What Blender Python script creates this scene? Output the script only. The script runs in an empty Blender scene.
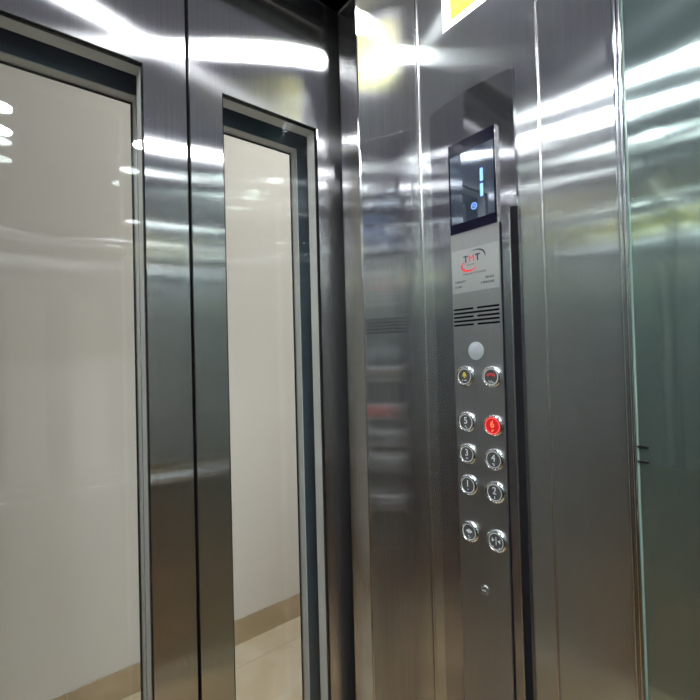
import bpy, bmesh, math, random
from mathutils import Vector, Matrix
random.seed(7)
S = bpy.context.scene
COL = S.collection

# ------------------------------------------------------------------ camera
EYE = Vector((0.0, 0.0, 1.35))
yaw, pitch, roll = math.radians(38.6), math.radians(0.95), math.radians(1.51)
fwd = Vector((math.sin(yaw) * math.cos(pitch), math.cos(yaw) * math.cos(pitch), math.sin(pitch)))
r0 = Vector((math.cos(yaw), -math.sin(yaw), 0.0))
u0 = r0.cross(fwd)
rt = r0 * math.cos(roll) - u0 * math.sin(roll)
up = r0 * math.sin(roll) + u0 * math.cos(roll)
cd = bpy.data.cameras.new('camera')
cd.sensor_width = 36.0
cd.lens = 36.0 * 424.0 / 700.0
cd.clip_start = 0.01
cam = bpy.data.objects.new('camera', cd)
M = Matrix((rt, up, -fwd)).transposed().to_4x4()
M.translation = EYE
cam.matrix_world = M
COL.objects.link(cam)
S.camera = cam

# ------------------------------------------------------------------ world, exposure
w = bpy.data.worlds.new('world')
S.world = w
w.use_nodes = True
w.node_tree.nodes['Background'].inputs[0].default_value = (0.03, 0.033, 0.04, 1)
w.node_tree.nodes['Background'].inputs[1].default_value = 1.0
S.view_settings.view_transform = 'Standard'
S.view_settings.look = 'None'
S.view_settings.gamma = 1.0
S.view_settings.use_curve_mapping = False
S.view_settings.exposure = 0.0
S.cycles.max_bounces = 24
S.cycles.glossy_bounces = 16
S.cycles.diffuse_bounces = 4
S.cycles.transparent_max_bounces = 24
S.cycles.sample_clamp_indirect = 12.0
S.cycles.caustics_reflective = True
S.cycles.blur_glossy = 0.3
S.cycles.use_denoising = True

LAMP = 540.0          # radiance of the cabin downlights
HALL = 30.0            # radiance of the hall ceiling light
CEIL = 2.20

# ------------------------------------------------------------------ dimensions
XR, XL, YF, YB = 0.70, -0.443, 0.615, -0.50      # inner faces of the cabin
XC = 0.2315                                       # door centre line
XJ = 0.527                                        # right jamb edge
XJL = 2 * XC - XJ
YD = 0.70                                         # cabin face of the car doors
HEAD = 2.05

# ------------------------------------------------------------------ materials
def nt(name):
    m = bpy.data.materials.new(name)
    m.use_nodes = True
    t = m.node_tree
    t.nodes.clear()
    out = t.nodes.new('ShaderNodeOutputMaterial')
    return m, t, out

def N(t, kind, **kw):
    n = t.nodes.new(kind)
    for k, v in kw.items():
        if k in n.inputs:
            n.inputs[k].default_value = v
        else:
            setattr(n, k, v)
    return n

def brushed(name, col, rough=0.22, aniso=0.62, grain=0.12, dull=0.06, smudge=0.0, dist='GGX'):
    """Steel with a vertical hairline finish: sharp along the grain, spread across it."""
    m, t, out = nt(name)
    L = t.links.new
    tc = N(t, 'ShaderNodeTexCoord')
    mp = N(t, 'ShaderNodeMapping')
    mp.inputs['Scale'].default_value = (700, 700, 5)
    L(tc.outputs['Object'], mp.inputs['Vector'])
    ns = N(t, 'ShaderNodeTexNoise', Scale=1.0, Detail=3.0)
    L(mp.outputs['Vector'], ns.inputs['Vector'])
    cr = N(t, 'ShaderNodeValToRGB')
    lo, hi = 1 - grain, 1 + grain * 0.4
    cr.color_ramp.elements[0].position = 0.3
    cr.color_ramp.elements[1].position = 0.7
    cr.color_ramp.elements[0].color = (col[0] * lo, col[1] * lo, col[2] * lo, 1)
    cr.color_ramp.elements[1].color = (min(col[0] * hi, 1), min(col[1] * hi, 1), min(col[2] * hi, 1), 1)
    L(ns.outputs['Fac'], cr.inputs['Fac'])
    g = N(t, 'ShaderNodeBsdfAnisotropic', Roughness=rough, Anisotropy=aniso)
    g.distribution = dist
    tg = N(t, 'ShaderNodeCombineXYZ')
    tg.inputs[2].default_value = 1.0
    L(tg.outputs[0], g.inputs['Tangent'])
    L(cr.outputs['Color'], g.inputs['Color'])
    # large soft differences in finish
    n2 = N(t, 'ShaderNodeTexNoise', Scale=5.0, Detail=4.0)
    L(tc.outputs['Object'], n2.inputs['Vector'])
    mr = N(t, 'ShaderNodeMapRange')
    mr.inputs['To Min'].default_value = rough * 0.9
    mr.inputs['To Max'].default_value = rough * 1.12
    L(n2.outputs['Fac'], mr.inputs['Value'])
    L(mr.outputs['Result'], g.inputs['Roughness'])
    d = N(t, 'ShaderNodeBsdfDiffuse')
    d.inputs['Color'].default_value = (col[0], col[1], col[2], 1)
    mx = N(t, 'ShaderNodeMixShader', Fac=dull)
    L(g.outputs[0], mx.inputs[1])
    L(d.outputs[0], mx.inputs[2])
    if smudge > 0:
        n3 = N(t, 'ShaderNodeTexNoise', Scale=26.0, Detail=2.0)
        L(tc.outputs['Object'], n3.inputs['Vector'])
        m3 = N(t, 'ShaderNodeMapRange')
        m3.inputs['From Min'].default_value = 0.66
        m3.inputs['From Max'].default_value = 0.74
        m3.inputs['To Min'].default_value = dull
        m3.inputs['To Max'].default_value = dull + smudge
        L(n3.outputs['Fac'], m3.inputs['Value'])
        L(m3.outputs['Result'], mx.inputs['Fac'])
    L(mx.outputs[0], out.inputs['Surface'])
    return m

def metal(name, col, rough):
    m, t, out = nt(name)
    g = N(t, 'ShaderNodeBsdfAnisotropic', Roughness=rough)
    g.inputs['Color'].default_value = (*col, 1)
    ns = N(t, 'ShaderNodeTexNoise', Scale=40.0, Detail=3.0)
    tc = N(t, 'ShaderNodeTexCoord')
    t.links.new(tc.outputs['Object'], ns.inputs['Vector'])
    mr = N(t, 'ShaderNodeMapRange')
    mr.inputs['To Min'].default_value = rough * 0.85
    mr.inputs['To Max'].default_value = rough * 1.15
    t.links.new(ns.outputs['Fac'], mr.inputs['Value'])
    t.links.new(mr.outputs['Result'], g.inputs['Roughness'])
    t.links.new(g.outputs[0], out.inputs['Surface'])
    return m

def plain(name, col, rough=0.5, var=0.06, scale=12.0, spec=0.5):
    m, t, out = nt(name)
    b = N(t, 'ShaderNodeBsdfPrincipled', Roughness=rough)
    b.inputs['Specular IOR Level'].default_value = spec
    tc = N(t, 'ShaderNodeTexCoord')
    ns = N(t, 'ShaderNodeTexNoise', Scale=scale, Detail=4.0)
    t.links.new(tc.outputs['Object'], ns.inputs['Vector'])
    cr = N(t, 'ShaderNodeValToRGB')
    cr.color_ramp.elements[0].position = 0.3
    cr.color_ramp.elements[1].position = 0.7
    cr.color_ramp.elements[0].color = (*[c * (1 - var) for c in col], 1)
    cr.color_ramp.elements[1].color = (*[min(1, c * (1 + var)) for c in col], 1)
    t.links.new(ns.outputs['Fac'], cr.inputs['Fac'])
    t.links.new(cr.outputs['Color'], b.inputs['Base Color'])
    t.links.new(b.outputs[0], out.inputs['Surface'])
    return m

def glow(name, col, strength):
    m, t, out = nt(name)
    e = N(t, 'ShaderNodeEmission', Strength=strength)
    e.inputs['Color'].default_value = (*col, 1)
    t.links.new(e.outputs[0], out.inputs['Surface'])
    return m

def clear_glass(name, tint):
    m, t, out = nt(name)
    fr = N(t, 'ShaderNodeFresnel', IOR=1.5)
    tr = N(t, 'ShaderNodeBsdfTransparent')
    tr.inputs['Color'].default_value = (*tint, 1)
    gl = N(t, 'ShaderNodeBsdfAnisotropic', Roughness=0.0)
    mx = N(t, 'ShaderNodeMixShader')
    ge = N(t, 'ShaderNodeNewGeometry')
    mr = N(t, 'ShaderNodeMapRange')
    mr.inputs['To Min'].default_value = 1.5
    mr.inputs['To Max'].default_value = 1 / 1.5
    t.links.new(ge.outputs['Backfacing'], mr.inputs['Value'])
    t.links.new(mr.outputs['Result'], fr.inputs['IOR'])
    t.links.new(fr.outputs[0], mx.inputs['Fac'])
    t.links.new(tr.outputs[0], mx.inputs[1])
    t.links.new(gl.outputs[0], mx.inputs[2])
    t.links.new(mx.outputs[0], out.inputs['Surface'])
    return m

def tinted_mirror(name, tint, base, fac, rough=0.0, streak=0.0):
    m, t, out = nt(name)
    gl = N(t, 'ShaderNodeBsdfAnisotropic', Roughness=rough)
    gl.inputs['Color'].default_value = (*tint, 1)
    d = N(t, 'ShaderNodeBsdfDiffuse')
    tc = N(t, 'ShaderNodeTexCoord')
    ns = N(t, 'ShaderNodeTexNoise', Scale=3.0, Detail=3.0)
    t.links.new(tc.outputs['Object'], ns.inputs['Vector'])
    cr = N(t, 'ShaderNodeValToRGB')
    cr.color_ramp.elements[0].color = (*[c * 0.85 for c in base], 1)
    cr.color_ramp.elements[1].color = (*base, 1)
    t.links.new(ns.outputs['Fac'], cr.inputs['Fac'])
    t.links.new(cr.outputs['Color'], d.inputs['Color'])
    mx = N(t, 'ShaderNodeMixShader', Fac=fac)
    t.links.new(d.outputs[0], mx.inputs[1])
    face = gl
    if streak:
        # fine vertical drawing marks in the sheet draw highlights out sideways
        g2 = N(t, 'ShaderNodeBsdfAnisotropic', Roughness=0.12, Anisotropy=0.80)
        g2.inputs['Color'].default_value = (*tint, 1)
        tg = N(t, 'ShaderNodeCombineXYZ')
        tg.inputs[2].default_value = 1.0
        t.links.new(tg.outputs[0], g2.inputs['Tangent'])
        face = N(t, 'ShaderNodeMixShader', Fac=streak)
        t.links.new(gl.outputs[0], face.inputs[1])
        t.links.new(g2.outputs[0], face.inputs[2])
    t.links.new(face.outputs[0], mx.inputs[2])
    t.links.new(mx.outputs[0], out.inputs['Surface'])
    return m

def marble(name, c1, c2, c3, rough, tile=0.0, grout=(0.5, 0.45, 0.38)):
    m, t, out = nt(name)
    L = t.links.new
    tc = N(t, 'ShaderNodeTexCoord')
    ns = N(t, 'ShaderNodeTexNoise', Scale=5.0, Detail=6.0, Distortion=0.8)
    L(tc.outputs['Object'], ns.inputs['Vector'])
    cr = N(t, 'ShaderNodeValToRGB')
    e = cr.color_ramp.elements
    e[0].position, e[0].color = 0.34, (*c1, 1)
    e[1].position, e[1].color = 0.66, (*c3, 1)
    k = e.new(0.5)
    k.color = (*c2, 1)
    L(ns.outputs['Fac'], cr.inputs['Fac'])
    b = N(t, 'ShaderNodeBsdfPrincipled', Roughness=rough)
    src = cr.outputs['Color']
    if tile:
        br = N(t, 'ShaderNodeTexBrick', offset=0.0)
        br.inputs['Scale'].default_value = 1.0
        br.inputs['Brick Width'].default_value = tile
        br.inputs['Row Height'].default_value = tile
        br.inputs['Mortar Size'].default_value = 0.0015
        br.inputs['Mortar'].default_value = (*grout, 1)
        L(tc.outputs['Object'], br.inputs['Vector'])
        L(src, br.inputs['Color1'])
        L(src, br.inputs['Color2'])
        src = br.outputs['Color']
    L(src, b.inputs['Base Color'])
    L(b.outputs[0], out.inputs['Surface'])
    return m

MT = {}
MT['door'] = brushed('door_steel', (0.77, 0.765, 0.765), 0.125, 0.835, 0.16, 0.012)
MT['wall'] = brushed('wall_steel', (0.70, 0.73, 0.725), 0.13, 0.81, 0.13, 0.022, 0.02)
MT['ret'] = brushed('return_steel', (0.75, 0.75, 0.75), 0.18, 0.80, 0.13, 0.012, 0.0, 'BECKMANN')
MT['strip'] = brushed('panel_strip_steel', (0.47, 0.47, 0.475), 0.30, 0.5, 0.06, 0.03)
MT['rating'] = brushed('rating_plate_steel', (0.60, 0.61, 0.60), 0.32, 0.45, 0.05, 0.06)
MT['mirror_steel'] = brushed('mirror_steel', (0.52, 0.52, 0.55), 0.07, 0.45, 0.04, 0.02)
MT['ceil'] = brushed('ceiling_steel', (0.25, 0.24, 0.34), 0.30, 0.0, 0.05, 0.2)
MT['bronze'] = brushed('bronze_steel', (0.34, 0.25, 0.15), 0.2, 0.6, 0.1, 0.05)
MT['chrome'] = metal('chrome', (0.80, 0.82, 0.83), 0.10)
MT['satin'] = metal('satin_metal', (0.66, 0.66, 0.65), 0.22)
MT['reveal'] = plain('reveal_steel', (0.50, 0.48, 0.455), 0.4, 0.03)
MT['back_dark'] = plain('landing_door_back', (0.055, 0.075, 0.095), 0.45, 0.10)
MT['rubber'] = plain('black_rubber', (0.005, 0.005, 0.006), 0.9, 0.06, 12.0, 0.06)
MT['shaft'] = plain('shaft_dark', (0.035, 0.035, 0.04), 0.8)
MT['glass'] = clear_glass('clear_glass', (0.955, 0.97, 0.962))
MT['side_glass'] = tinted_mirror('green_side_glass', (0.56, 0.66, 0.62), (0.10, 0.14, 0.125), 0.78, 0.035, 0.6)
MT['mirror'] = tinted_mirror('back_mirror', (0.78, 0.80, 0.80), (0.05, 0.05, 0.05), 0.96)
MT['floor'] = marble('cabin_floor', (0.13, 0.085, 0.042), (0.19, 0.13, 0.068), (0.26, 0.185, 0.10), 0.25)
MT['hall_floor'] = marble('hall_floor_tile', (0.74, 0.62, 0.46), (0.82, 0.71, 0.56), (0.88, 0.82, 0.72), 0.28, 0.6)
MT['skirt'] = marble('skirting_tile', (0.44, 0.34, 0.225), (0.50, 0.39, 0.265), (0.55, 0.44, 0.31), 0.35)
MT['hall_wall'] = plain('hall_wall_paint', (0.775, 0.755, 0.745), 0.7, 0.015, 2.0)
MT['hall_ceil'] = plain('hall_ceiling_paint', (0.85, 0.85, 0.84), 0.8, 0.01)
MT['black_gloss'] = plain('display_black', (0.004, 0.004, 0.009), 0.12, 0.05, 12.0, 0.05)
MT['screen'] = tinted_mirror('display_screen', (0.50, 0.55, 0.62), (0.04, 0.05, 0.07), 0.55, 0.03)
MT['digit'] = glow('display_blue', (0.22, 0.42, 1.0), 2.2)
MT['cap'] = plain('button_cap', (0.03, 0.03, 0.03), 0.4, 0.1, 12.0, 0.3)
MT['silver'] = plain('silver_print', (0.42, 0.43, 0.43), 0.4, 0.03)
MT['red_cap'] = glow('lit_red_cap', (1.0, 0.03, 0.04), 0.62)
MT['red_ring'] = glow('lit_red_ring', (1.0, 0.16, 0.13), 1.3)
MT['red_text'] = glow('lit_red_digit', (1.0, 0.30, 0.12), 1.25)
MT['yellow_print'] = plain('yellow_print', (0.33, 0.265, 0.03), 0.5)
MT['red_print'] = plain('red_print', (0.62, 0.02, 0.025), 0.5)
MT['dull_red_print'] = plain('dull_red_print', (0.30, 0.015, 0.016), 0.5)
MT['navy_print'] = plain('navy_print', (0.012, 0.015, 0.03), 0.5)
MT['grey_print'] = plain('grey_print', (0.06, 0.06, 0.065), 0.5)
MT['sensor'] = plain('sensor_lens', (0.20, 0.215, 0.225), 0.35, 0.03)
MT['slot'] = plain('slot_black', (0.003, 0.003, 0.003), 0.9, 0.05, 12.0, 0.02)
MT['white_sheet'] = plain('white_vinyl', (0.86, 0.85, 0.87), 0.45, 0.02)
MT['yellow_sheet'] = plain('yellow_vinyl', (0.66, 0.62, 0.025), 0.45, 0.02)
MT['lamp'] = glow('lamp_diffuser', (0.93, 0.97, 1.0), LAMP)
MT['hall_lamp'] = glow('hall_lamp_diffuser', (1.0, 0.95, 0.88), HALL)
MT['fill_glow'] = glow('fill_lamp_shade', (1.0, 0.945, 0.89), 36.0)
MT['white_paint'] = plain('white_trim_paint', (0.8, 0.8, 0.8), 0.4, 0.01)

# ------------------------------------------------------------------ mesh helpers
def box(bm, x0, x1, y0, y1, z0, z1):
    vs = [bm.verts.new((x, y, z)) for x in (x0, x1) for y in (y0, y1) for z in (z0, z1)]
    for q in ((0, 1, 3, 2), (4, 6, 7, 5), (0, 4, 5, 1), (2, 3, 7, 6), (0, 2, 6, 4), (1, 5, 7, 3)):
        bm.faces.new([vs[i] for i in q])

def prism(bm, pts, a0, a1, axis='x'):
    """Extrude a closed outline. axis 'x': pts are (y, z); 'y': (x, z); 'z': (x, y)."""
    def P(p, a):
        return {'x': (a, p[0], p[1]), 'y': (p[0], a, p[1]), 'z': (p[0], p[1], a)}[axis]
    A = [bm.verts.new(P(p, a0)) for p in pts]
    B = [bm.verts.new(P(p, a1)) for p in pts]
    bm.faces.new(A[::-1])
    bm.faces.new(B)
    n = len(pts)
    for i in range(n):
        j = (i + 1) % n
        bm.faces.new((A[i], A[j], B[j], B[i]))

def ring_frame(bm, x0, x1, z0, z1, hx0, hx1, hz0, hz1, y0, y1):
    """A flat leaf with one rectangular opening through it (front at y0)."""
    o = [(x0, z0), (x1, z0), (x1, z1), (x0, z1)]
    h = [(hx0, hz0), (hx1, hz0), (hx1, hz1), (hx0, hz1)]
    V = {}
    for k, pts in (('o', o), ('h', h)):
        for y in (y0, y1):
            V[k, y] = [bm.verts.new((p[0], y, p[1])) for p in pts]
    for i in range(4):
        j = (i + 1) % 4
        for y in (y0, y1):
            bm.faces.new((V['o', y][i], V['o', y][j], V['h', y][j], V['h', y][i]))
        bm.faces.new((V['o', y0][i], V['o', y1][i], V['o', y1][j], V['o', y0][j]))
        bm.faces.new((V['h', y0][i], V['h', y0][j], V['h', y1][j], V['h', y1][i]))

def lathe_x(bm, prof, seg=40, c=(0, 0, 0)):
    """Revolve (radius, x) pairs about the x axis; profile ends close on the axis when radius is 0."""
    rings = []
    for r, x in prof:
        if r <= 0:
            rings.append([bm.verts.new((c[0] + x, c[1], c[2]))])
        else:
            rings.append([bm.verts.new((c[0] + x, c[1] + r * math.cos(2 * math.pi * k / seg), c[2] + r * math.sin(2 * math.pi * k / seg))) for k in range(seg)])
    for a, b in zip(rings, rings[1:]):
        for k in range(seg):
            j = (k + 1) % seg
            q = [a[k % len(a)], a[j % len(a)], b[j % len(b)], b[k % len(b)]]
            q2 = []
            for v in q:
                if v not in q2:
                    q2.append(v)
            if len(q2) > 2:
                bm.faces.new(q2)

def lathe_z(bm, prof, seg=40, c=(0, 0, 0)):
    t = bmesh.new()
    lathe_x(t, prof, seg)
    for v in t.verts:
        v.co = Vector((c[0] + v.co.y, c[1] + v.co.z, c[2] + v.co.x))
    me = bpy.data.meshes.new('tmp')
    t.to_mesh(me)
    t.free()
    bm.from_mesh(me)
    bpy.data.meshes.remove(me)

def tube(bm, pts, r, seg=16):
    pts = [Vector(p) for p in pts]
    rings = []
    for i, p in enumerate(pts):
        d = (pts[min(i + 1, len(pts) - 1)] - pts[max(i - 1, 0)]).normalized()
        a = d.orthogonal().normalized() if abs(d.z) > 0.9 else Vector((0, 0, 1)).cross(d).normalized()
        b = d.cross(a)
        rings.append([bm.verts.new(p + a * (r * math.cos(2 * math.pi * k / seg)) + b * (r * math.sin(2 * math.pi * k / seg))) for k in range(seg)])
    for a, b in zip(rings, rings[1:]):
        for k in range(seg):
            j = (k + 1) % seg
            bm.faces.new((a[k], a[j], b[j], b[k]))
    bm.faces.new(rings[0][::-1])
    bm.faces.new(rings[-1])

def obj(name, bm, mat, parent=None, loc=(0, 0, 0), bevel=0.0, smooth=False, seg=2):
    """One mesh object; vertices come in scene coordinates and are stored about loc (or the parent's base)."""
    bmesh.ops.recalc_face_normals(bm, faces=bm.faces)
    base = Vector(loc)
    p = parent
    while p is not None:
        base = base + p.location
        p = p.parent
    for v in bm.verts:
        v.co -= base
    if smooth:
        for f in bm.faces:
            f.smooth = True
    me = bpy.data.meshes.new(name)
    bm.to_mesh(me)
    bm.free()
    me.materials.append(mat)
    o = bpy.data.objects.new(name, me)
    COL.objects.link(o)
    o.location = loc
    if parent is not None:
        o.parent = parent
    if bevel:
        b = o.modifiers.new('bevel', 'BEVEL')
        b.width = bevel
        b.segments = seg
        b.limit_method = 'ANGLE'
    if smooth:
        try:
            me.set_sharp_from_angle(angle=math.radians(40))
        except Exception:
            pass
    return o

def bx(name, mat, x0, x1, y0, y1, z0, z1, parent=None, bevel=0.0):
    bm = bmesh.new()
    box(bm, x0, x1, y0, y1, z0, z1)
    return obj(name, bm, mat, parent, bevel=bevel)

def struct(o, label=None):
    o['kind'] = 'structure'
    if label:
        o['label'] = label
    return o

def thing(name, label, cat, loc, group=None):
    o = bpy.data.objects.new(name, None)
    o.empty_display_size = 0.05
    COL.objects.link(o)
    o.location = loc
    o['label'] = label
    o['category'] = cat
    if group:
        o['group'] = group
    return o

def text_bm(s, size, Y, Z, X, align='CENTER', depth=0.0004, sx=1.0, bold=0.0, rot=0.0):
    """Lettering on the side wall: reads towards -y (left to right as seen from inside), faces -x."""
    c = bpy.data.curves.new('lettering', 'FONT')
    c.body = s
    c.size = size
    c.align_x = align
    c.align_y = 'CENTER'
    c.extrude = depth
    c.offset = bold
    c.resolution_u = 6
    o = bpy.data.objects.new('lettering', c)
    COL.objects.link(o)
    dg = bpy.context.evaluated_depsgraph_get()
    me = bpy.data.meshes.new_from_object(o.evaluated_get(dg))
    bm = bmesh.new()
    bm.from_mesh(me)
    bpy.data.objects.remove(o)
    bpy.data.curves.remove(c)
    bpy.data.meshes.remove(me)
    ca, sa = math.cos(rot), math.sin(rot)
    for v in bm.verts:
        x, y, z = v.co
        x *= sx
        x, y = x * ca - y * sa, x * sa + y * ca
        v.co = Vector((X - z, Y - x, Z + y))
    return bm

def merge(*bms):
    out = bms[0]
    for b in bms[1:]:
        me = bpy.data.meshes.new('tmp')
        b.to_mesh(me)
        b.free()
        out.from_mesh(me)
        bpy.data.meshes.remove(me)
    return out

def at(Y, Z, X):
    """A point read off the wall plane, carried to the plane that stands proud of it at X."""
    k = X / XR
    return Y * k, 1.35 + (Z - 1.35) * k

# ================================================================== the setting
# cabin floor and ceiling
struct(bx('floor', MT['floor'], XL - 0.02, XR + 0.02, YB - 0.02, 0.775, -0.05, 0.0))
bm = bmesh.new()
box(bm, XL - 0.02, XR + 0.02, YB - 0.02, 0.775, CEIL, CEIL + 0.04)
struct(obj('ceiling', bm, MT['ceil']))
# front wall: return panels with the door opening, header over the doors
bm = bmesh.new()
box(bm, XJ, XR + 0.02, YF, 0.672, 0, CEIL)
wf = struct(obj('wall_front', bm, MT['ret'], bevel=0.0025))
bx('return_panel', MT['ret'], XL - 0.02, XJL, YF, 0.672, 0, CEIL, wf, 0.0025)
bx('door_header', MT['door'], XJL, XJ, YF, 0.672, HEAD, CEIL, wf, 0.0025)
bx('pocket_cover', MT['shaft'], XJ + 0.005, XR + 0.22, 0.6725, 0.6745, 0, CEIL, wf)
# side wall with the control panel: two sheet panels, seams, corner post, glass
wr = struct(bx('wall_right', MT['wall'], XR, XR + 0.03, 0.3505, YF - 0.0005, 0, CEIL))
bx('side_panel', MT['wall'], XR, XR + 0.03, 0.2355, 0.3465, 0, CEIL, wr, 0.001)
bm = bmesh.new()
tube(bm, [(XR - 0.0005, 0.3485, 0.0), (XR - 0.0005, 0.3485, CEIL)], 0.0026, 12)
obj('seam_bead', bm, MT['satin'], wr, smooth=True)
bm = bmesh.new()
tube(bm, [(XR - 0.001, YF - 0.0025, 0.0), (XR - 0.001, YF - 0.0025, CEIL)], 0.002, 12)
obj('corner_bead', bm, MT['satin'], wr, smooth=True)
# bright post between the steel and the glass: two rolled ridges with a groove
bm = bmesh.new()
pts = []
for cy in (0.2315, 0.2255):
    for k in range(9):
        a = math.radians(0 + 180 * k / 8)
        pts.append((XR - 0.0048 * math.sin(a) - 0.001, cy + 0.003 * math.cos(a)))
pts += [(XR + 0.02, 0.2225), (XR + 0.02, 0.2345)]
prism(bm, pts, 0, CEIL, 'z')
struct(obj('trim_1', bm, MT['chrome'], smooth=True))
wg = struct(bx('window_1', MT['side_glass'], XR + 0.001, XR + 0.011, YB, 0.222, 0, CEIL))
bx('glass_edge', plain('glass_edge_green', (0.16, 0.22, 0.19), 0.2), XR - 0.0006, XR + 0.0112, 0.2207, 0.2222, 0, CEIL, wg)
# clips on the glass edge
for zc in (1.211, 1.190):
    bx('glass_clip', MT['rubber'], XR - 0.0024, XR + 0.002, 0.209, 0.2218, zc - 0.0014, zc + 0.0014, wg)
# left wall, back wall with mirror
wl = struct(bx('wall_left', MT['mirror'], XL - 0.03, XL, YB, YF, 0, CEIL))
bx('added_lower_panel', MT['bronze'], XL, XL + 0.006, YB + 0.01, YF - 0.01, 0.10, 0.925, wl, 0.001)  # added out of view, so the side wall reflects dark brown low down
wb = struct(bx('wall_back', MT['wall'], XL - 0.03, XR + 0.03, YB - 0.03, YB, 0, CEIL))
bx('mirror', MT['mirror'], XL + 0.03, XR - 0.03, YB, YB + 0.006, 0.93, CEIL - 0.005, wb, 0.001)
bx('added_lower_panel', MT['bronze'], XL + 0.03, XR - 0.03, YB, YB + 0.006, 0.10, 0.925, wb, 0.001)  # unseen panel put in to give the door steel its brown reflections
# shaft around the cabin, so the door pockets are dark
sh = struct(bx('wall_shaft', MT['shaft'], XR + 0.25, XR + 0.27, 0.60, 0.80, -0.05, 2.6))
bx('shaft_side', MT['shaft'], XL - 0.36, XL - 0.34, 0.60, 0.80, -0.05, 2.6, sh)
bx('shaft_top', MT['shaft'], XL - 0.36, XR + 0.27, 0.672, 0.90, 2.42, 2.44, sh)
bx('shaft_left_cover', MT['shaft'], XL - 0.36, XL - 0.02, 0.655, 0.665, -0.05, 2.44, sh)
bx('shaft_top_cover', MT['shaft'], XL - 0.36, XR + 0.27, 0.66, 0.671, CEIL + 0.001, 2.44, sh)

# car doors: steel leaf, gasket, pane
GAP = 0.0028
WZ0, WZ1 = 0.36, 1.813
def car_door(name, x0, x1, hx0, hx1, label):
    bm = bmesh.new()
    ring_frame(bm, x0, x1, 0.012, 2.10, hx0, hx1, WZ0, WZ1, YD, 0.735)
    d = struct(obj(name, bm, MT['door'], bevel=0.0012), label)
    bm = bmesh.new()
    ring_frame(bm, hx0 + 0.0001, hx1 - 0.0001, WZ0 + 0.0001, WZ1 - 0.0001, hx0 + 0.0015, hx1 - 0.0015, WZ0 + 0.0015, WZ1 - 0.0015, YD + 0.0003, YD + 0.009)
    obj('window_gasket', bm, MT['rubber'], d)
    bm = bmesh.new()
    ring_frame(bm, hx0 + 0.0001, hx1 - 0.0001, WZ0 + 0.0001, WZ1 - 0.0001, hx0 + 0.0018, hx1 - 0.0018, WZ0 + 0.0018, WZ1 - 0.0018, YD + 0.0092, 0.7345)
    obj('window_frame', bm, MT['reveal'], d)
    bx('glass_pane', MT['glass'], hx0 + 0.0016, hx1 - 0.0016, YD + 0.003, YD + 0.008, WZ0 + 0.0016, WZ1 - 0.0016, d)
    e = x1 if x1 < XC else x0
    s = 1 if x1 < XC else -1
    bx('edge_seal', MT['rubber'], e + s * 0.0002, e + s * 0.0016, YD + 0.006, 0.733, 0.02, 2.09, d)
    return d
car_door('door_1', -0.125, XC - GAP, -0.034, 0.163, 'brushed steel lift car door leaf with a tall glass pane, left of the gap')
car_door('door_2', XC + GAP, 0.588, 0.290, 0.488, 'brushed steel lift car door leaf with a tall glass pane, beside the jamb')

# landing doors behind them
def landing_door(name, x0, x1, hx0, hx1, label):
    bm = bmesh.new()
    ring_frame(bm, x0, x1, 0.012, 2.10, hx0, hx1, WZ0, 1.803, 0.777, 0.802)
    d = struct(obj(name, bm, MT['back_dark']), label)
    bm = bmesh.new()
    ring_frame(bm, hx0 + 0.0001, hx1 - 0.0001, WZ0 + 0.0001, 1.8029, hx0 + 0.002, hx1 - 0.002, WZ0 + 0.002, 1.801, 0.7765, 0.8015)
    obj('window_frame', bm, MT['reveal'], d)
    bm = bmesh.new()
    ring_frame(bm, hx0 + 0.0021, hx1 - 0.0021, WZ0 + 0.0021, 1.8009, hx0 + 0.0045, hx1 - 0.0045, WZ0 + 0.0045, 1.7985, 0.7975, 0.8010)
    obj('window_gasket', bm, MT['rubber'], d)
    bx('glass_pane', MT['glass'], hx0 + 0.0022, hx1 - 0.0022, 0.7915, 0.7965, WZ0 + 0.0022, 1.8008, d)
    return d
landing_door('door_3', -0.13, XC - 0.002, -0.03, 0.170, 'landing door leaf seen through the left glass pane')
landing_door('door_4', XC + 0.002, 0.593, 0.290, 0.487, 'landing door leaf seen through the right glass pane')

# the landing hall: everything seen through the panes
HX0, HX1, HY0, HY1, HZ = -1.6, 2.6, 0.86, 1.95, 3.0
struct(bx('floor_hall', MT['hall_floor'], HX0, HX1, 0.80, HY1 + 0.1, -0.05, 0.0))
struct(bx('ceiling_hall', MT['hall_ceil'], HX0, HX1, HY0 - 0.03, HY1 + 0.1, HZ, HZ + 0.05))
hw = struct(bx('wall_hall_back', MT['hall_wall'], HX0, HX1, HY1, HY1 + 0.1, 0, HZ))
struct(bx('wall_hall_left', MT['hall_wall'], HX0 - 0.1, HX0, HY0, HY1, 0, HZ))
struct(bx('wall_hall_right', MT['hall_wall'], HX1, HX1 + 0.1, HY0, HY1, 0, HZ))
bm = bmesh.new()
box(bm, HX0, -0.10, 0.806, HY0, 0, HZ)
box(bm, 0.563, HX1, 0.806, HY0, 0, HZ)
box(bm, -0.10, 0.563, 0.806, HY0, HEAD, HZ)
struct(obj('wall_hall_front', bm, MT['hall_wall']))
# skirting tiles with an uneven paint edge on top
bm = bmesh.new()
x = HX0
edges = [HX0]
while x < HX1:
    x += 0.6
    edges.append(min(x - 0.05 + 0.0, HX1))
for a, b in zip(edges, edges[1:]):
    if b - a < 0.01:
        continue
    pts = [(a + 0.001, 0.0), (b - 0.001, 0.0)]
    n = max(4, int((b - a) / 0.025))
    for k in range(n + 1):
        xx = b - 0.001 - (b - a - 0.002) * k / n
        pts.append((xx, 0.113 + random.uniform(-0.0022, 0.0022)))
    prism(bm, pts, HY1 - 0.008, HY1 + 0.001, 'y')
struct(obj('baseboard_hall', bm, MT['skirt']))

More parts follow.
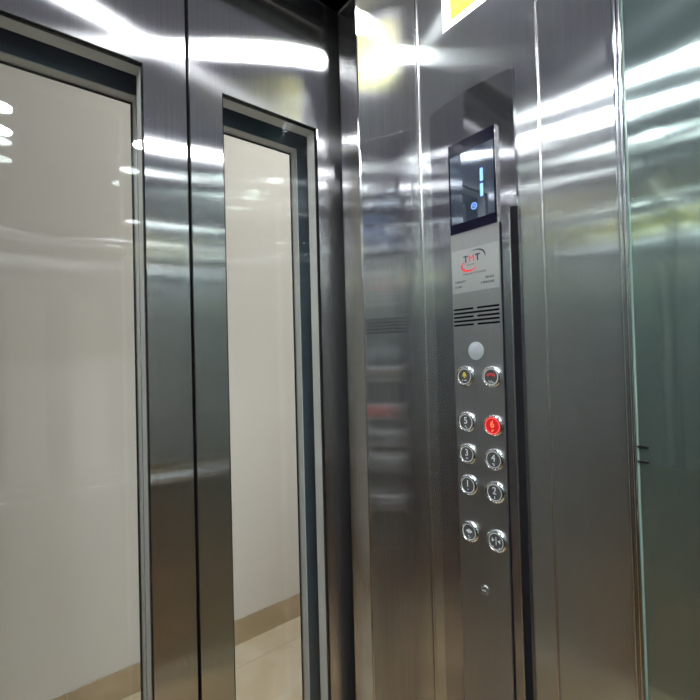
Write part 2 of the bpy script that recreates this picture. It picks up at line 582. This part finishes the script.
# ================================================================== lights as things
def downlight(x, y, label):
    t = thing('downlight', label, 'ceiling light', (x, y, CEIL), 'round ceiling downlights')
    bm = bmesh.new()
    lathe_z(bm, [(0.040, 0.0), (0.057, 0.0), (0.057, -0.003), (0.050, -0.006), (0.042, -0.006), (0.040, -0.003), (0.040, 0.0)], 48, (x, y, CEIL))
    obj('trim_ring', bm, MT['white_paint'], t, smooth=True)
    bm = bmesh.new()
    lathe_z(bm, [(0.0, -0.0045), (0.034, -0.0042), (0.0395, -0.003), (0.0395, -0.001), (0.0, -0.001)], 48, (x, y, CEIL))
    obj('diffuser', bm, MT['lamp'], t, smooth=True)
    return t
for x, y, lab in ((-0.306, 0.545, 'round white downlight in the lift ceiling in the front left corner'),
                  (-0.15, 0.31, 'round white downlight in the lift ceiling above the left door leaf'),
                  (0.575, 0.375, 'round white downlight in the lift ceiling near the control panel'),
                  (-0.03, -0.36, 'round white downlight in the lift ceiling at the back left'),
                  (0.415, -0.36, 'round white downlight in the lift ceiling at the back beside the glass wall')):
    downlight(x, y, lab)
t = thing('hall_ceiling_light', 'round flush ceiling light in the landing hall', 'ceiling light', (1.15, 1.10, HZ))
bm = bmesh.new()
lathe_z(bm, [(0.0, 0.0), (0.20, 0.0), (0.20, -0.02), (0.0, -0.02)], 48, (1.15, 1.10, HZ))
obj('lamp_base', bm, MT['white_paint'], t)
bm = bmesh.new()
lathe_z(bm, [(0.0, -0.0205), (0.19, -0.0205), (0.185, -0.05), (0.15, -0.07), (0.08, -0.08), (0.0, -0.082)], 48, (1.15, 1.10, HZ))
obj('diffuser', bm, MT['hall_lamp'], t, smooth=True)

t = thing('fill_lamp', 'added unseen fill lamp in the landing hall, evening out the light on the hall wall', 'wall lamp', (0.85, HY0, 1.05))  # added lamp, out of view, to even out light on the hall wall
bm = bmesh.new()
lathe_x(bm, [(0.0, 0.0), (0.07, 0.0), (0.07, 0.015), (0.0, 0.015)], 40)
for v in bm.verts:
    v.co = Vector((0.85 + v.co.y, HY0 + v.co.x, 1.05 + v.co.z))
obj('back_plate', bm, MT['white_paint'], t)
bm = bmesh.new()
lathe_x(bm, [(0.09, 0.0155), (0.092, 0.03), (0.08, 0.055), (0.05, 0.075), (0.0, 0.083)], 40)
for v in bm.verts:
    v.co = Vector((0.85 + v.co.y, HY0 + v.co.x, 1.05 + v.co.z))
obj('lamp_shade', bm, MT['fill_glow'], t, smooth=True)

# handrail on the back wall
t = thing('handrail', 'round stainless steel handrail along the back wall of the lift', 'handrail', (XC, YB, 0.876))
bm = bmesh.new()
tube(bm, [(XL + 0.06, YB + 0.055, 0.876), (XR - 0.06, YB + 0.055, 0.876)], 0.019, 24)
obj('rail', bm, MT['chrome'], t, smooth=True)
for x in (XL + 0.18, XR - 0.18):
    bm = bmesh.new()
    tube(bm, [(x, YB + 0.0005, 0.845), (x, YB + 0.045, 0.845), (x, YB + 0.055, 0.858)], 0.007, 12)
    obj('bracket', bm, MT['satin'], t, smooth=True)

# ================================================================== car operating panel
COP = thing('control_panel', 'tall stainless steel lift control panel with display and round buttons on the side wall', 'control panel', (XR, 0.488, 0.30))
# back plate: mirror finished, gently arched top
XP = 0.6955
bm = bmesh.new()
yl, yr = 0.585, 0.394
pts = [(yr, 0.30), (yl, 0.30)]
for k in range(15):
    s = k / 14.0
    y = yl + (yr - yl) * s
    z = 1.8575 + 0.0085 * (1 - (2 * s - 1) ** 2)
    pts.append((y, z))
pts = [at(p[0], p[1], XP) for p in pts]
prism(bm, pts, XP, XR, 'x')
obj('back_plate', bm, MT['mirror_steel'], COP, bevel=0.0006)
# rolled bead, and a black strip painting the dark reflection in the plate's edge
XS = XP - 0.0014
bm = bmesh.new()
prism(bm, [at(*p, XS) for p in [(0.4070, 1.612), (0.3935, 1.609), (0.3935, 0.31), (0.4070, 0.31)]], XS, XP - 0.0001, 'x')
obj('edge_reflection', bm, MT['rubber'], COP)
XBd = XP - 0.0012
bm = bmesh.new()
pA, pB = at(0.4090, 1.600, XBd), at(0.4090, 0.31, XBd)
tube(bm, [(XBd, pA[0], pA[1]), (XBd, pB[0], pB[1])], 0.0014, 10)
obj('edge_bead', bm, MT['satin'], COP, smooth=True)
# face strip
XF = 0.6915
def fy(Y, Z, X=XF):
    return at(Y, Z, X)
bm = bmesh.new()
prism(bm, [at(*p, XF) for p in [(0.431, 0.31), (0.5395, 0.31), (0.5395, 1.60), (0.431, 1.60)]], XF, XP - 0.0001, 'x')
STRIP = obj('face_strip', bm, MT['strip'], COP, bevel=0.0004)
bm = bmesh.new()
prism(bm, [at(*p, XP - 0.001) for p in [(0.4262, 0.31), (0.4302, 0.31), (0.4302, 1.59), (0.4262, 1.59)]], XP - 0.001, XP, 'x')
obj('shadow_gap', bm, MT['rubber'], COP)  # black strip painting the shade in the gap beside the face strip

# display
XD = 0.6885
bm = bmesh.new()
prism(bm, [at(*p, XD) for p in [(0.433, 1.591), (0.5400, 1.591), (0.5400, 1.773), (0.433, 1.773)]], XD + 0.0006, XP, 'x')
DISP = obj('display', bm, MT['satin'], COP, bevel=0.0003)
bm = bmesh.new()
prism(bm, [at(*p, XD) for p in [(0.4335, 1.5915), (0.5395, 1.5915), (0.5395, 1.7725), (0.4335, 1.7725)]], XD, XD + 0.0006, 'x')
obj('display_bezel', bm, MT['black_gloss'], DISP)
bm = bmesh.new()
prism(bm, [at(*p, XD) for p in [(0.4375, 1.610), (0.5355, 1.610), (0.5355, 1.747), (0.4375, 1.747)]], XD - 0.0003, XD, 'x')
obj('screen', bm, MT['screen'], DISP)
def quad(bm, Y, Z, hw, hh, X, d=0.0003):
    a, b = at(Y, Z, X)
    c = 0.35 * hw
    prism(bm, [(a - hw, b - hh + c), (a, b - hh), (a + hw, b - hh + c), (a + hw, b + hh - c), (a, b + hh), (a - hw, b + hh - c)], X - d, X, 'x')
bm = bmesh.new()
quad(bm, 0.4635, 1.690, 0.0032, 0.0125, XD - 0.0003)
quad(bm, 0.4640, 1.661, 0.0032, 0.0125, XD - 0.0003)
obj('digit', bm, MT['digit'], DISP)
bm = bmesh.new()
iy, iz = at(0.4815, 1.635, XD)
def ring_flat(bm, y, z, r1, r2, X, d=0.0003, seg=28, a0=0.0, a1=360.0):
    full = abs(a1 - a0 - 360) < 1e-6
    n = seg
    prev = None
    first = None
    for k in range(n + 1):
        a = math.radians(a0 + (a1 - a0) * k / n)
        c, s = math.cos(a), math.sin(a)
        cur = [bm.verts.new((X - d, y + r1 * c, z + r1 * s)), bm.verts.new((X - d, y + r2 * c, z + r2 * s)),
               bm.verts.new((X, y + r2 * c, z + r2 * s)), bm.verts.new((X, y + r1 * c, z + r1 * s))]
        if prev:
            for i in range(4):
                j = (i + 1) % 4
                bm.faces.new((prev[i], prev[j], cur[j], cur[i]))
        elif not full:
            bm.faces.new(cur)
        prev = cur
    if not full:
        bm.faces.new(prev[::-1])
ring_flat(bm, iy, iz, 0.0052, 0.0064, XD - 0.0003)
bm2 = text_bm('N', 0.0075, iy, iz, XD - 0.0004, depth=0.0002)
obj('display_icon', merge(bm, bm2), MT['digit'], DISP)

# rating plate with emblem and lettering
XQ = XF - 0.0007
bm = bmesh.new()
prism(bm, [at(*p, XQ) for p in [(0.4325, 1.471), (0.538, 1.471), (0.538, 1.556), (0.4325, 1.556)]], XQ, XF, 'x')
RP = obj('rating_plate', bm, MT['rating'], COP, bevel=0.0002)
XT = XQ - 0.0001
def lettering(name, s, size, Y, Z, mat, align='CENTER', sx=1.0, bold=0.0, parent=None):
    a, b = at(Y, Z, XT)
    return obj(name, text_bm(s, size, a, b, XT, align, 0.0002, sx, bold), mat, parent)
bm = text_bm('T', 0.0176, *at(0.5048, 1.5352, XT), XT, 'CENTER', 0.0002, 0.98, 0.0005)
bm2 = text_bm('T', 0.0176, *at(0.4778, 1.5352, XT), XT, 'CENTER', 0.0002, 0.98, 0.0005)
obj('logo_letter', bm, MT['navy_print'], RP)
obj('logo_letter', bm2, MT['navy_print'], RP)
obj('logo_letter', text_bm('M', 0.0176, *at(0.4914, 1.5352, XT), XT, 'CENTER', 0.0002, 1.0, 0.0), MT['red_print'], RP)
def swoosh(bm, cy, cz, ry, rz, a0, a1, wmax, rot=0.0, n=36):
    """A crescent that swells from nothing to wmax and thins out again."""
    pts_o, pts_i = [], []
    for k in range(n + 1):
        s = k / n
        a = math.radians(a0 + (a1 - a0) * s)
        wd = wmax * math.sin(math.pi * min(1, max(0, s))) ** 0.8
        for lst, q in ((pts_o, 1 + wd / 2), (pts_i, 1 - wd / 2)):
            h, v = ry * q * math.cos(a), rz * q * math.sin(a)
            h, v = h * math.cos(rot) - v * math.sin(rot), h * math.sin(rot) + v * math.cos(rot)
            lst.append((cy - h, cz + v))
    out = [bm.verts.new((XT - 0.0002, p[0], p[1])) for p in pts_o]
    inn = [bm.verts.new((XT - 0.0002, p[0], p[1])) for p in pts_i]
    for k in range(n):
        bm.faces.new((out[k], out[k + 1], inn[k + 1], inn[k]))
bm = bmesh.new()
swoosh(bm, *at(0.4825, 1.5345, XT), 0.0215, 0.0155, -22, 108, 0.16, math.radians(10))
obj('logo_arc_dark', bm, MT['navy_print'], RP)
bm = bmesh.new()
swoosh(bm, *at(0.4955, 1.5265, XT), 0.0195, 0.0140, 160, 322, 0.27, math.radians(8))
swoosh(bm, *at(0.5100, 1.5230, XT), 0.0032, 0.0058, 10, 330, 0.5)
obj('logo_arc_red', bm, MT['red_print'], RP)
lettering('logo_caption', 'ELEVATOR', 0.0036, 0.4934, 1.5236, MT['grey_print'], parent=RP)
lettering('rating_text', 'THANG MAY TMT ELEVATOR', 0.0050, 0.4858, 1.5063, MT['grey_print'], 'CENTER', 0.78, 0.0, RP)
lettering('rating_text', 'CAPACITY', 0.0054, 0.5315, 1.4930, MT['navy_print'], 'LEFT', 1.0, 0.0001, RP)
lettering('rating_text', 'STOPS', 0.0054, 0.5315, 1.4830, MT['navy_print'], 'LEFT', 1.0, 0.0001, RP)
lettering('rating_text', '300 KG', 0.0058, 0.4435, 1.4938, MT['navy_print'], 'RIGHT', 1.0, 0.0001, RP)
lettering('rating_text', '4 PERSONS', 0.0058, 0.4435, 1.4845, MT['navy_print'], 'RIGHT', 1.0, 0.0001, RP)

# speaker grille: five rows of slots, alternately split and whole
bm = bmesh.new()
for r in range(5):
    z = 1.4385 - 0.0078 * r
    spans = [(0.5370, 0.4905), (0.4820, 0.4345)] if r % 2 == 0 else [(0.5370, 0.4345)]
    for a, b in spans:
        ya, za = at(a, z, XF)
        yb, zb = at(b, z, XF)
        box(bm, XF - 0.0002, XF + 0.003, yb, ya, za - 0.0019, za + 0.0019)
obj('speaker_grille', bm, MT['slot'], COP)
# round sensor window
sy, sz = at(0.4875, 1.3555, XF)
bm = bmesh.new()
lathe_x(bm, [(0.0, -0.0012), (0.0158, -0.0012), (0.0170, -0.0006), (0.0170, 0.001), (0.0, 0.001)], 48, (XF, sy, sz))
obj('sensor_window', bm, MT['sensor'], COP, smooth=True)

# buttons
BXF = XF
XCAP = XF - 0.0052
def tri(bm, y, z, s, d, X):
    # d = +1 points to the viewer's left (+y), -1 to the right
    prism(bm, [(y + d * s, z), (y - d * s * 0.55, z + s), (y - d * s * 0.55, z - s)], X - 0.0003, X, 'x')
DOTS = {'1': [(0, 0)], '2': [(0, 0), (0, 1)], '3': [(0, 0), (1, 0)], '4': [(0, 0), (1, 0), (1, 1)], '5': [(0, 0), (1, 1)],
        '6': [(0, 0), (1, 0), (0, 1)], 'bell': [(0, 0), (2, 0), (3, 0)], 'phone': [(0, 0), (1, 1), (2, 0), (3, 1)],
        'open': [(0, 0), (1, 1)], 'close': [(-2.4, 1), (2.4, 1)]}
def button(sym, Y, Z):
    y, z = at(Y, Z, XCAP)
    lit = sym == '6'
    R = 0.0205
    bm = bmesh.new()
    lathe_x(bm, [(0.0155, 0.0), (0.0155, -0.0040), (0.0162, -0.0056), (0.0172, -0.0064), (0.0186, -0.0060), (0.0200, -0.0042), (0.0206, -0.0018), (0.0208, 0.0)], 56, (XF, y, z))
    b = obj('button', bm, MT['chrome'], COP, (0, 0, 0), smooth=True)
    nm = {'bell': 'chrome ringed alarm button with a yellow bell', 'phone': 'chrome ringed intercom button with a red handset',
          'open': 'chrome ringed door open button', 'close': 'chrome ringed door close button', '6': 'round button 6 lit red'}
    b['label'] = nm.get(sym, 'chrome ringed round floor button ' + sym)
    bm = bmesh.new()
    lathe_x(bm, [(0.0, -0.0052), (0.0148, -0.0052), (0.0153, -0.0046), (0.0153, 0.0), (0.0, 0.0)], 48, (XF, y, z))
    obj('button_cap', bm, MT['red_cap'] if lit else MT['cap'], b, smooth=True)
    bm = bmesh.new()
    ring_flat(bm, y, z, 0.0137, 0.0148, XCAP, 0.0003, 48)
    obj('button_ring', bm, MT['red_ring'] if lit else MT['silver'], b)
    X = XCAP
    pm = MT['silver']
    if sym.isdigit():
        bm = text_bm(sym, 0.0185, y + 0.0003, z + 0.0026, X, 'CENTER', 0.0003, 0.95, 0.0)
        if lit:
            pm = MT['red_text']
    elif sym == 'bell':
        pm = MT['yellow_print']
        bm = bmesh.new()
        out = [(-0.0052, -0.0020), (0.0052, -0.0020), (0.0042, -0.0004), (0.0036, 0.0024), (0.0024, 0.0048), (0.0008, 0.0062), (-0.0008, 0.0062), (-0.0024, 0.0048), (-0.0036, 0.0024), (-0.0042, -0.0004)]
        prism(bm, [(y + p[0], z + 0.0018 + p[1]) for p in out], X - 0.0003, X, 'x')
        prism(bm, [(y + 0.0017 * math.cos(k * math.pi / 4), z - 0.0018 + 0.0017 * math.sin(k * math.pi / 4)) for k in range(8)], X - 0.0003, X, 'x')
    elif sym == 'phone':
        pm = MT['dull_red_print']
        bm = bmesh.new()
        out = [(-0.0088, 0.0006), (-0.0050, 0.0006), (-0.0044, 0.0028), (0.0044, 0.0028), (0.0050, 0.0006), (0.0088, 0.0006), (0.0086, 0.0040), (0.0060, 0.0062), (0.0, 0.0068), (-0.0060, 0.0062), (-0.0086, 0.0040)]
        prism(bm, [(y + p[0], z + p[1]) for p in out], X - 0.0003, X, 'x')
    elif sym == 'open':
        bm = bmesh.new()
        tri(bm, y + 0.0030, z + 0.0015, 0.0042, 1, X)
        tri(bm, y - 0.0030, z + 0.0015, 0.0042, -1, X)
    else:
        bm = bmesh.new()
        tri(bm, y + 0.0066, z + 0.0015, 0.0036, -1, X)
        tri(bm, y - 0.0066, z + 0.0015, 0.0036, 1, X)
        box(bm, X - 0.0003, X, y - 0.0006, y + 0.0006, z - 0.0062, z + 0.0085)
    obj('button_symbol', bm, pm, b)
    bm = bmesh.new()
    ds = DOTS[sym]
    mx = sum(d[0] for d in ds) / len(ds)
    for dx, dz in ds:
        lathe_x(bm, [(0.0, -0.0006), (0.0009, -0.0004), (0.0011, 0.0)], 10, (X, y - (dx - mx) * 0.0026, z - 0.0078 - dz * 0.0026))
    obj('braille', bm, MT['silver'] if not lit else MT['red_text'], b, smooth=True)
    return b
YA, YBt = 0.5162, 0.4570
for s, Y, Z in (('bell', YA, 1.306), ('phone', YBt, 1.306), ('5', YA, 1.2155), ('6', YBt, 1.2145), ('3', YA, 1.1525), ('4', YBt, 1.1515),
                ('1', YA, 1.0915), ('2', YBt, 1.0905), ('open', YA, 1.000), ('close', YBt, 1.000)):
    button(s, Y, Z)
# key switch
ky, kz = at(0.484, 0.900, XF)
bm = bmesh.new()
lathe_x(bm, [(0.0, -0.0030), (0.0062, -0.0030), (0.0075, -0.0034), (0.0088, -0.0024), (0.0092, 0.0)], 36, (XF, ky, kz))
k = obj('key_switch', bm, MT['chrome'], COP, smooth=True)
bm = bmesh.new()
lathe_x(bm, [(0.0, -0.0033), (0.0058, -0.0033), (0.0060, -0.003)], 32, (XF, ky, kz))
obj('lock_face', bm, MT['cap'], k, smooth=True)
bm = bmesh.new()
box(bm, XF - 0.0036, XF - 0.0032, ky - 0.0042, ky + 0.0042, kz - 0.0009, kz + 0.0009)
obj('keyhole', bm, MT['silver'], k)

# ================================================================== warning sticker above the panel
ST = thing('safety_sticker', 'yellow and white printed safety sticker high on the side wall above the control panel', 'sticker', (XR, 0.47, 2.012))
XK = XR - 0.0004
bx('sticker_sheet', MT['white_sheet'], XK, XR, 0.395, 0.5435, 2.010, 2.165, ST)
bx('yellow_field', MT['yellow_sheet'], XK - 0.0002, XK, 0.405, 0.523, 2.0235, 2.155, ST)
bm = bmesh.new()
for r in range(11):
    z = 2.0425 + 0.0098 * r
    y = 0.5195
    row = random.choice([3, 2, 4])
    for k in range(row):
        ln = random.uniform(0.006, 0.020)
        if y - ln < 0.409:
            break
        box(bm, XK - 0.0004, XK - 0.0002, y - ln, y, z, z + 0.0022)
        y -= ln + random.uniform(0.002, 0.006)
obj('printed_text', bm, MT['grey_print'], ST)
bm = bmesh.new()
for y in (0.5385, 0.5335, 0.5275):
    z = 2.016 + random.uniform(0, 0.01)
    while z < 2.155:
        ln = random.uniform(0.003, 0.010)
        box(bm, XK - 0.0002, XK, y - 0.0008, y + 0.0008, z, min(z + ln, 2.157))
        z += ln + 0.002
obj('margin_text', bm, plain('margin_print', (0.33, 0.20, 0.24), 0.5), ST)
